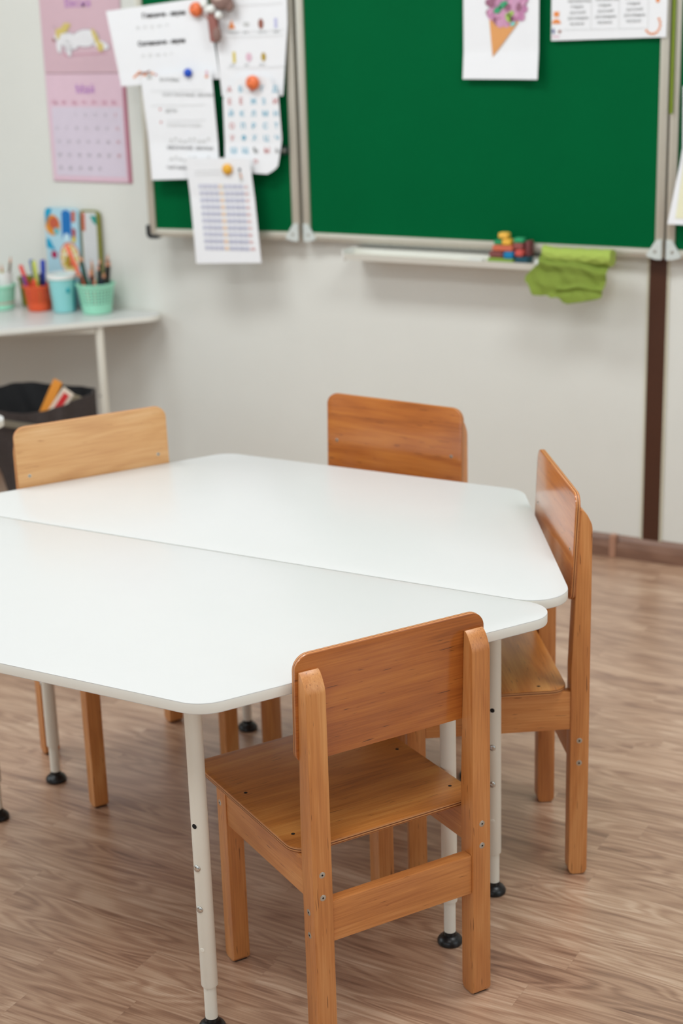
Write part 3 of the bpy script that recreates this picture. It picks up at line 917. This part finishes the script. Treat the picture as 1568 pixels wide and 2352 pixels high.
s.poly([(-.1500, .969), (.140, .969), (.140, 1.289), (-.150, 1.289)], flat('header_pink', (226, 194, 208), .6), .0041)
s.poly([(-.136, .985), (.134, .985), (.134, 1.192), (-.136, 1.192)], 'palepink', .0045)
s.text('Май', -.036, 1.232, .036, 'purple', lift=.0068)
for k, w in enumerate(('Пн', 'Вт', 'Ср', 'Чт', 'Пт', 'Сб', 'Вс')): s.text(w, -.130 + k * .038, 1.200, .015, 'roseink', lift=.0068)
n = 1
for r in range(5):
    for c in range(7):
        if r == 0 and c < 2 or n > 31: continue
        s.text(str(n), -.122 + c * .038, 1.165 - r * .040, .012, 'redink' if c == 6 else 'greyink', lift=.0072) if (c + r) % 1 == 0 else None
        n += 1
obj('date_page', s.bm, s.mats, cal)

# ------------------------------------------------------------ chalks, erasers and cloth on the tray
GRP = 'coloured blocks piled on the chalk tray'


def block(x, y, z, w, h, d, rgb, cname, label, rz=0, rx=0, round_=.004, name='chalk_block'):
    bm = bmesh.new(); box(bm, -w / 2, w / 2, -d / 2, d / 2, 0, h, round_)
    o = obj(name, bm, flat(cname, rgb, .7), smooth=True); o.location = (x, y, z); o.rotation_euler = (rx, 0, rz)
    tag(o, label, 'chalk', GRP); return o


zt_ = .8003
yb = BY - .036
block(-1.757, yb - .004, zt_, .074, .0125, .040, (132, 164, 60), 'lime_block', 'long lime green block at the bottom of the tray pile')
block(-1.698, yb, zt_, .036, .018, .040, (20, 74, 90), 'navy_block', 'dark teal block at the bottom right of the tray pile')
block(-1.772, yb + .002, zt_ + .0130, .040, .016, .036, (128, 70, 66), 'maroon_block', 'maroon block at the left of the tray pile')
block(-1.734, yb - .004, zt_ + .0130, .026, .017, .038, (0, 124, 176), 'blue_block', 'bright blue block in the middle of the tray pile')
block(-1.706, yb, zt_ + .0185, .024, .018, .036, (206, 84, 74), 'red_block', 'red round-edged block at the right of the tray pile', round_=.007)
block(-1.687, yb + .012, zt_ + .0185, .012, .040, .030, (120, 62, 62), 'wine_block', 'wine red block standing at the far right of the tray pile', round_=.003)
block(-1.754, yb + .002, zt_ + .0305, .058, .0155, .034, (208, 106, 76), 'coral_block', 'coral block lying across the middle of the tray pile')
block(-1.7108, yb + .004, zt_ + .0370, .026, .016, .030, (150, 80, 76), 'brownred_block', 'brownish red block right of the coral block')
block(-1.7695, yb + .004, zt_ + .0465, .024, .012, .026, (36, 146, 92), 'green_block', 'green block upper left on the tray pile')
block(-1.743, yb - .002, zt_ + .0465, .026, .016, .028, (236, 180, 66), 'amber_block', 'lower amber block on the tray pile', round_=.006)
block(-1.711, yb + .004, zt_ + .0535, .028, .013, .026, (44, 156, 104), 'green_block2', 'green block upper right on the tray pile', round_=.005)
block(-1.754, yb + .001, zt_ + .0630, .028, .016, .026, (240, 186, 76), 'amber_block2', 'topmost amber block on the tray pile', round_=.006)
bm = bmesh.new(); box(bm, -.022, .022, -.012, .012, 0, .006, .002)
o = obj('chalk_piece', bm, 'white', smooth=True); o.location = (-1.832, BY - .045, .8005); tag(o, 'small white chalk piece left of the coloured pile', 'chalk')
bm = bmesh.new(); sphere(bm, (0, 0, .0065), .0065, 0, (1.3, 1, 1))
o = obj('chalk_piece', bm, 'white', smooth=True); o.location = (-1.652, BY - .052, .8005); tag(o, 'white chalk stub between the pile and the green cloth', 'chalk')

CL = plain('green_microfibre', (164, 184, 84), .95, var=.14, scale=160, bump=.5)
cl = bmesh.new()
NX, NZ = 56, 44
rows = []
for j in range(NZ + 1):
    t = j / NZ
    row = []
    for i in range(NX + 1):
        q = i / NX
        left = -1.634 - .036 * max(0, min(1, (t - .30) / .30)) ** .8 + .026 * max(0, (t - .72) / .28) ** .5
        right = -1.448 - .020 * max(0, (t - .34)) - .085 * max(0, (t - .80) / .2) ** 1.3
        x = left + (right - left) * q
        ztop = .842 - .026 * q ** .6 - .004 * sin(q * 9)
        zbot = .732 - .003 * sin(q * 11) - .022 * q ** 2 + .014 * max(0, sin(q * 10 - 5.5)) * q
        z = ztop + (zbot - ztop) * t
        y = BY - .050 - .034 * sin(pi / 2 * min(1, t / .24)) - .008 * sin(pi * min(1, t / .40))
        y -= .003 * sin(q * 7 + t * 9) * t + .002 * sin(q * 13 - t * 12) * min(1, t * 2) + .009 * math.exp(-((t - .72 - .1 * sin(q * 5)) / .05) ** 2) * (q > .4)
        y -= .0012 * sin(x * 160 + z * 120) + .030 * max(0, t - .3)
        row.append(cl.verts.new((x, y, z)))
    rows.append(row)
for j in range(NZ):
    for i in range(NX): cl.faces.new((rows[j][i], rows[j][i + 1], rows[j + 1][i + 1], rows[j + 1][i]))
bmesh.ops.solidify(cl, geom=cl.faces[:], thickness=.004)
# thick rolled fold on top, lying in the tray
b2 = bmesh.new(); prev = None
for i in range(25):
    q = i / 24; x = -1.630 + .186 * q; r = .0215 - .002 * (1 - q)
    zc = .8300 - .001 * q + .006 * max(0, .15 - q) / .15
    ring = [b2.verts.new((x + .002 * sin(k), BY - .060 + r * 1.15 * cos(2 * pi * k / 16) + .0015 * sin(k * 3 + i), zc + r * sin(2 * pi * k / 16) + .0012 * sin(i * 1.3 + k))) for k in range(16)]
    if prev:
        for k in range(16): b2.faces.new((prev[k], prev[(k + 1) % 16], ring[(k + 1) % 16], ring[k]))
    else: b2.faces.new(ring[::-1])
    prev = ring
b2.faces.new(prev)
merge(cl, b2)
o = obj('cleaning_cloth', cl, CL, smooth=True)
tag(o, 'green cloth draped over the right end of the chalk tray', 'cloth')

# ------------------------------------------------------------ things on the side table
ZT = TH + .0019


def basket(loc, r_bot, r_top, h, m, label, rows_=5, seg=30, z_lo=.3, z_hi=.86):
    root = empty('pencil_basket', loc); tag(root, label, 'pencil cup')
    bm = bmesh.new()
    nz = rows_ * 2 + 1
    zs = [0, h * z_lo * .5, h * z_lo] + [h * (z_lo + (z_hi - z_lo) * k / nz) for k in range(1, nz + 1)] + [h]
    R = lambda z: r_bot + (r_top - r_bot) * z / h
    rings = [[bm.verts.new((R(z) * cos(2 * pi * k / (2 * seg)), R(z) * sin(2 * pi * k / (2 * seg)), z)) for k in range(2 * seg)] for z in zs]
    for j in range(len(zs) - 1):
        for k in range(2 * seg):
            hole = 2 < j < len(zs) - 2 and (j - 2) % 2 == 1 and k % 2 == 0
            if not hole: bm.faces.new((rings[j][k], rings[j][(k + 1) % (2 * seg)], rings[j + 1][(k + 1) % (2 * seg)], rings[j + 1][k]))
    bmesh.ops.recalc_face_normals(bm, faces=bm.faces)
    bmesh.ops.solidify(bm, geom=bm.faces[:], thickness=.0016)
    lathe(bm, [(r_bot - .002, .0005), (r_bot - .002, .003)], 36)
    obj('body', bm, m, root, smooth=True)
    bm = bmesh.new()
    prof = [(r_top - .003, h - .003), (r_top + .003, h - .004), (r_top + .0035, h), (r_top, h + .002), (r_top - .003, h)]
    lathe(bm, prof + [prof[0]], 40, cap=False); obj('rim', bm, m, root, smooth=True)
    return root


MINT = plain('mint_plastic', (158, 226, 196), .4)
ORG = plain('orange_red_plastic', (226, 88, 44), .4)
LBL = plain('pale_aqua_plastic', (146, 214, 214), .3)
TEAL = plain('teal_plastic', (0, 166, 180), .3)
OLV = plain('olive_plastic', (128, 132, 22), .4)
GRPP = 'pens and pencils in the cups'


def pen(base, tip, r, rgb, cname, label, kind='pencil', tip_rgb=(222, 170, 130), cap_rgb=None):
    base, tip = Vector(base), Vector(tip)
    d = tip - base; L = d.length
    root = empty(kind, base, rot=d.to_track_quat('Z', 'Y').to_euler()); tag(root, label, kind, None)
    if kind == 'pencil':
        bm = bmesh.new(); lathe(bm, [(r, 0), (r, L - .020)], 6); obj('barrel', bm, flat(cname, rgb), root)
        bm = bmesh.new(); lathe(bm, [(r, L - .020), (r * .3, L - .005)], 12); obj('sharpened_wood', bm, flat('cedar_wood', tip_rgb), root)
        bm = bmesh.new(); lathe(bm, [(r * .3, L - .005), (.0003, L)], 8); obj('lead', bm, flat(cname + '_lead', rgb), root)
    else:
        bm = bmesh.new(); lathe(bm, [(r * .9, 0), (r, .002), (r, L - .036)], 16); obj('barrel', bm, flat(cname, rgb, .35), root, smooth=True)
        bm = bmesh.new(); lathe(bm, [(r * 1.12, L - .036), (r * 1.12, L - .003), (r * .8, L)], 16)
        obj('cap', bm, flat(cname + '_cap', cap_rgb or rgb, .35), root, smooth=True)


# right mint basket with dark pencils
mx_, my_ = -3.112, 3.895
basket((mx_, my_, ZT), .044, .058, .090, MINT, 'mint green perforated basket full of dark pencils, rightmost on the side table')
items = [((.020, .0), (.062, -.012, .158), (34, 40, 38), 'black_pencil', 'black pencil with a bare wood tip leaning farthest right', (214, 150, 116)),
         ((.012, .012), (.050, .010, .172), (60, 44, 38), 'umber_pencil', 'umber pencil, tallest at the right of the mint basket', (226, 150, 104)),
         ((.020, -.018), (.040, -.030, .148), (46, 58, 40), 'olive_pencil', 'dark olive pencil at the front right of the mint basket', (204, 140, 108)),
         ((.0, .0), (.020, .008, .160), (24, 30, 58), 'navy_pencil', 'navy pencil standing in the middle of the mint basket', (214, 150, 140)),
         ((.004, -.020), (.012, -.028, .138), (18, 24, 34), 'ink_pencil', 'ink black pencil at the front of the mint basket', (200, 150, 120)),
         ((-.022, .006), (-.052, -.004, .166), (20, 84, 62), 'pine_pencil', 'pine green pencil leaning left in the mint basket', (180, 140, 110)),
         ((-.012, .018), (-.030, .026, .150), (184, 130, 60), 'ochre_pencil', 'ochre pencil at the back of the mint basket', (214, 170, 120)),
         ((-.010, .004), (-.016, -.004, .128), (190, 50, 70), 'crimson_pencil', 'short crimson pencil in the mint basket', (222, 140, 130)),
         ((.002, -.034), (.022, -.041, .132), (40, 34, 40), 'charcoal_pencil', 'charcoal pencil leaning on the front rim of the mint basket', (222, 160, 130)),
         ((.004, .022), (-.006, .036, .140), (32, 40, 84), 'indigo_pencil', 'indigo pencil at the back of the mint basket', (190, 150, 130))]
items += [((.030, -.010), (.056, -.024, .126), (30, 30, 34), 'jet_pencil', 'jet black pencil lowest at the right rim of the mint basket', (210, 150, 120)),
          ((.014, .030), (.034, .036, .150), (52, 44, 34), 'bistre_pencil', 'bistre pencil at the back right of the mint basket', (220, 160, 120)),
          ((-.028, -.016), (-.038, -.030, .124), (16, 70, 60), 'bottle_pencil', 'bottle green pencil at the front left rim of the mint basket', (190, 150, 120)),
          ((-.030, .016), (-.062, .018, .160), (26, 54, 60), 'petrol_pencil', 'petrol blue pencil leaning left at the back of the mint basket', (200, 160, 130)),
          ((.016, -.033), (.034, -.044, .112), (206, 116, 110), 'rose_pencil', 'short rose pencil on the front rim of the mint basket', (226, 170, 150))]
for (b, t, rgb, cn, lb_, tr2) in items:
    pen((mx_ + b[0], my_ + b[1], ZT + .006), (mx_ + t[0], my_ + t[1], ZT + t[2] * 1.06), .0044, rgb, cn, lb_, 'pencil', tr2)
pen((mx_ - .004, my_ - .010, ZT + .006), (mx_ - .086, my_ - .018, ZT + .205), .0062, (238, 112, 78), 'coral_marker', 'thick coral marker leaning left out of the mint basket', 'marker')

# aqua tumbler with a teal side
root = empty('tumbler', (-3.222, 3.872, ZT)); tag(root, 'pale aqua tumbler with a white rim between the orange and mint baskets', 'pencil cup')
bm = bmesh.new(); lathe(bm, [(.033, 0), (.0345, .004), (.044, .108), (.041, .108), (.031, .006), (.001, .006)], 40)
b_ = obj('body', bm, [LBL, TEAL], root, smooth=True)
for f in b_.data.polygons:
    a = math.degrees(math.atan2(f.center.y, f.center.x))
    if f.center.length > .03 and (0 < a < 75): f.material_index = 1
bm = bmesh.new(); lathe(bm, [(.0435, .103), (.0465, .104), (.047, .116), (.044, .118), (.0415, .116), (.0415, .104), (.0435, .103)], 40, cap=False); obj('rim', bm, 'white', root, smooth=True)
bm = bmesh.new(); sphere(bm, (.0345, -.0165, .070), .010, 0, (.4, 1, 1)); obj('teal_patch', bm, TEAL, root)

# orange basket
ox_, oy_ = -3.317, 3.868
basket((ox_, oy_, ZT), .036, .047, .078, ORG, 'orange red perforated basket of markers')
for (b, t, r, rgb, cn, lb_) in (((-.014, -.002), (-.056, -.010, .138), .0060, (226, 72, 60), 'red_marker', 'red marker leaning left out of the orange basket'),
                                ((-.010, .018), (-.044, .028, .150), .0060, (34, 84, 160), 'royal_marker', 'royal blue marker leaning left at the back of the orange basket'),
                                ((.000, .004), (-.020, .012, .150), .0055, (206, 214, 70), 'lime_marker', 'lime yellow highlighter in the orange basket'),
                                ((.014, .006), (.024, .004, .156), .0070, (24, 58, 170), 'cobalt_marker', 'cobalt blue marker standing at the right of the orange basket'),
                                ((.018, -.008), (.030, -.020, .118), .0050, (44, 34, 60), 'plum_marker', 'dark plum pen at the front right of the orange basket'),
                                ((-.016, -.014), (-.036, -.026, .108), .0050, (120, 52, 130), 'violet_marker', 'violet pen at the front left of the orange basket'),
                                ((.006, -.012), (.010, -.030, .100), .0060, (230, 84, 54), 'vermilion_marker', 'short vermilion marker at the front of the orange basket')):
    pen((ox_ + b[0], oy_ + b[1], ZT + .005), (ox_ + t[0], oy_ + t[1], ZT + t[2]), r, rgb, cn, lb_, 'marker')

# olive bin between the orange basket and the left mint basket, farther back
basket((-3.405, 3.925, ZT), .024, .030, .088, OLV, 'small olive green bin behind the orange basket', seg=18)
# left mint basket with white cup inside
lx, ly = -3.448, 3.838
basket((lx, ly, ZT), .040, .050, .075, MINT, 'mint green basket with a pink band, cut by the left edge of the photo')
bm = bmesh.new(); prof = [(.0415, .019), (.0432, .019), (.0438, .024), (.042, .024)]
lathe(bm, prof + [prof[0]], 40, cap=False)
pk = obj('pink_band', bm, flat('dusty_pink_band', (204, 160, 150))); 
for o_ in bpy.data.objects:
    if o_.get('label', '').startswith('mint green basket with a pink'): pk.parent = o_
bm = bmesh.new(); lathe(bm, [(.020, .003), (.027, .112), (.0255, .112), (.0185, .006), (.001, .006)], 36)
o = obj('paper_cup', bm, 'white', smooth=True); o.location = (lx + .012, ly + .010, ZT + .003); tag(o, 'white paper cup standing inside the left mint basket', 'cup')
pen((lx - .004, ly - .030, ZT + .006), (lx - .012, ly - .036, ZT + .112), .0055, (0, 140, 178), 'turquoise_marker', 'turquoise marker in the left mint basket', 'marker')
pen((lx + .014, ly + .010, ZT + .012), (lx + .040, ly + .020, ZT + .165), .0040, (110, 92, 70), 'taupe_brush', 'taupe brush sticking up to the right from the left mint basket', 'pencil')
pen((lx + .004, ly + .010, ZT + .012), (lx + .006, ly + .012, ZT + .140), .0040, (186, 170, 60), 'mustard_pencil', 'mustard pencil in the white cup of the left basket', 'pencil')

# upright picture folder and notebook against the wall
root = empty('picture_folder', (-3.283, 3.966, ZT + .0005), rot=(radians(-2.0), 0, 0)); tag(root, 'tall bright folder with round orange pictures leaning on the wall', 'folder')
s = Sheet()
b2 = bmesh.new()
prism(b2, fillet([(-.066, 0), (.066, 0), (.066, .304), (-.066, .304)], [.004, .004, .016, .020], 6), -.010, 0, lambda u, v, d: (u, d, v), bev=.001)
merge(s.bm, b2, s.mi(flat('pale_blue_cover', (176, 214, 228))))
CY = flat('bright_cyan', (0, 160, 200)); BL = flat('strong_blue', (0, 110, 184)); OG = flat('orange_disc', (224, 146, 40)); RD = flat('brick_disc', (196, 90, 60))
L = .0102
s.poly([(-.064, .245), (-.040, .290), (-.036, .302), (-.058, .302), (-.065, .290)], CY, L); s.poly([(-.065, .180), (-.030, .172), (-.050, .205), (-.065, .210)], CY, L)
s.disc(-.036, .250, .029, .032, OG, L, 20); s.disc(-.030, .256, .020, .019, RD, L + .0005, 14, .6); s.disc(-.022, .232, .010, .010, flat('aqua_dot', (90, 190, 200)), L + .0008)
s.poly([(.000, .210), (.036, .210), (.038, .290), (.020, .300), (.002, .292)], BL, L); s.disc(.018, .212, .013, .014, flat('pale_sky', (196, 228, 240)), L + .0006)
s.poly([(.040, .262), (.054, .262), (.056, .296), (.042, .296)], RD, L); s.poly([(.040, .200), (.054, .200), (.054, .240), (.040, .244)], flat('wine_print', (170, 50, 60)), L); s.disc(.046, .208, .008, .010, 'yellowink', L + .0006)
s.disc(.026, .150, .040, .050, flat('salmon_ring', (214, 130, 110)), L, 24); s.disc(.026, .148, .036, .045, flat('cream_disc', (236, 222, 190)), L + .0004, 24)
for k in range(10):
    a = k * pi / 5; s.disc(.026 + .027 * cos(a), .150 + .034 * sin(a), .006, .006, 'yellowink', L + .0008, 8)
s.disc(.020, .138, .014, .020, 'mustardink', L + .0009); s.disc(.038, .134, .014, .012, RD, L + .0011)
s.poly([(-.060, .020), (-.030, .020), (-.030, .070), (-.060, .070)], flat('magenta_print', (170, 30, 84)), L); s.disc(-.036, .158, .012, .012, flat('magenta_print', (170, 30, 84)), L)
obj('cover', s.bm, s.mats, root)
root = empty('notebook', (-3.1735, 3.968, ZT + .0005), rot=(radians(-2.2), 0, 0)); tag(root, 'white lined notebook with an olive green border beside the bright folder', 'notebook')
s = Sheet(); b2 = bmesh.new()
prism(b2, fillet([(-.040, 0), (.038, 0), (.036, .300), (-.036, .300)], [.003, .003, .018, .004], 6), -.008, 0, lambda u, v, d: (u, d, v), bev=.001)
merge(s.bm, b2, s.mi(flat('olive_cover', (128, 128, 44))))
s.poly(fillet([(-.032, .006), (.026, .006), (.024, .294), (-.032, .294)], .006, 3), flat('notebook_page', (214, 216, 216)), .0082)
for k in range(22): s.line(-.028, .020 + k * .012, .022, .020 + k * .012, .0012, 'paleink', .0087)
s.poly([(.000, .284), (.024, .284), (.025, .255), (.012, .262)], flat('teal_corner', (30, 150, 140)), .0090)
s.poly([(-.032, .236), (-.020, .236), (-.020, .292), (-.032, .292)], RD, .0090)
obj('page_block', s.bm, s.mats, root)

# ------------------------------------------------------------ black bag under the side table
bag = empty('tote_bag', (-2.985, 3.44, 0)); tag(bag, 'black open tote bag on the floor below the side table', 'bag')
BK = plain('black_woven_fabric', (64, 56, 54), .9, var=.5, scale=130, bump=.4)
BK2 = plain('black_lining', (20, 20, 22), .9, var=.4, scale=60)
OLS = plain('khaki_webbing', (122, 114, 98), .85, var=.15, scale=120)


def bag_pt(a, t, inset=0):
    """a = angle round the bag, t = 0 floor .. 1 rim"""
    w = (.098 + .076 * t - inset); d = (.078 + .034 * t - inset)
    ca, sa = cos(a), sin(a)
    sx = math.copysign(abs(ca) ** .55, ca); sy = math.copysign(abs(sa) ** .55, sa)
    cx = .058 - .074 * t
    sag = (.010 * math.exp(-((ca - .05) / .45) ** 2) * (1 if sa < 0 else .15) - .012 * ca * (ca > 0)) * t ** 4
    top = .424 + .012 * sa
    crease = .006 * sin(a * 6 + t * 7) * t * (1 - t) * 2 + .004 * sin(a * 11 - t * 13) * t
    return Vector((cx + (w + crease) * sx, (d + crease) * sy, .002 + (top - sag) * t))


bm = bmesh.new(); NA, NT = 64, 22
ro = [[bm.verts.new(bag_pt(2 * pi * k / NA, j / NT)) for k in range(NA)] for j in range(NT + 1)]
ri = [[bm.verts.new(bag_pt(2 * pi * k / NA, max(.04, j / NT), .004)) for k in range(NA)] for j in range(NT + 1)]
for j in range(NT):
    for k in range(NA):
        k2 = (k + 1) % NA
        bm.faces.new((ro[j][k], ro[j][k2], ro[j + 1][k2], ro[j + 1][k])); f = bm.faces.new((ri[j][k2], ri[j][k], ri[j + 1][k], ri[j + 1][k2])); f.material_index = 1
for k in range(NA): bm.faces.new((ro[NT][k], ro[NT][(k + 1) % NA], ri[NT][(k + 1) % NA], ri[NT][k]))
bm.faces.new(ro[0][::-1]); bm.faces.new(ri[0])
obj('body', bm, [BK, BK2], bag, smooth=True)
# hem/strap along the front
bm = bmesh.new(); pr = None
for k in range(17):
    a = radians(-134 + 74 * k / 16)
    t = .965 - .02 * sin(pi * k / 16) - .09 * (k / 16) ** 2
    c = bag_pt(a, t); n_ = Vector((c.x - .0, c.y, 0)).normalized()
    q = [c + n_ * .002 + Vector((0, 0, .009)), c + n_ * .006 + Vector((0, 0, .009)), c + n_ * .006 - Vector((0, 0, .009)), c + n_ * .002 - Vector((0, 0, .009))]
    vs = [bm.verts.new(p_) for p_ in q]
    if pr:
        for m_ in range(4): bm.faces.new((pr[m_], pr[(m_ + 1) % 4], vs[(m_ + 1) % 4], vs[m_]))
    else: bm.faces.new(vs[::-1])
    pr = vs
bm.faces.new(pr)
obj('strap', bm, OLS, bag, smooth=True)


def booklet(name, x, y, rgb, cname, label, w, h, tilt, z0, face_rgb=None, fn=None):
    root = empty(name, (x, y, z0), rot=(radians(-14), radians(tilt), radians(12))); tag(root, label, 'magazine', 'booklets in the black bag')
    bm = bmesh.new(); box(bm, -w / 2, w / 2, -.004, .004, 0, h, .001); obj('cover', bm, flat(cname, rgb), root)
    if face_rgb:
        bm = bmesh.new(); box(bm, -w * .22, w * .26, -.0052, -.004, h * .50, h * .96, .0005); obj('printed_panel', bm, flat(fn, face_rgb), root)


booklet('booklet', -3.040, 3.405, (222, 140, 40), 'amber_cover', 'amber yellow booklet standing in the black bag', .028, .270, 24, .226)
booklet('booklet', -3.030, 3.388, (226, 206, 186), 'cream_cover', 'cream booklet with a red panel in the black bag', .038, .262, 34, .232, (206, 34, 36), 'red_panel')
bm = bmesh.new(); box(bm, -.045, .045, -.004, .004, 0, .262, .002)
o = obj('cardboard_sleeve', bm, flat('khaki_card', (150, 136, 112)), smooth=True); o.location = (-2.955, 3.465, .170); o.rotation_euler = (radians(-8), radians(14), radians(8))
tag(o, 'khaki cardboard sleeve at the right of the black bag', 'folder', None)
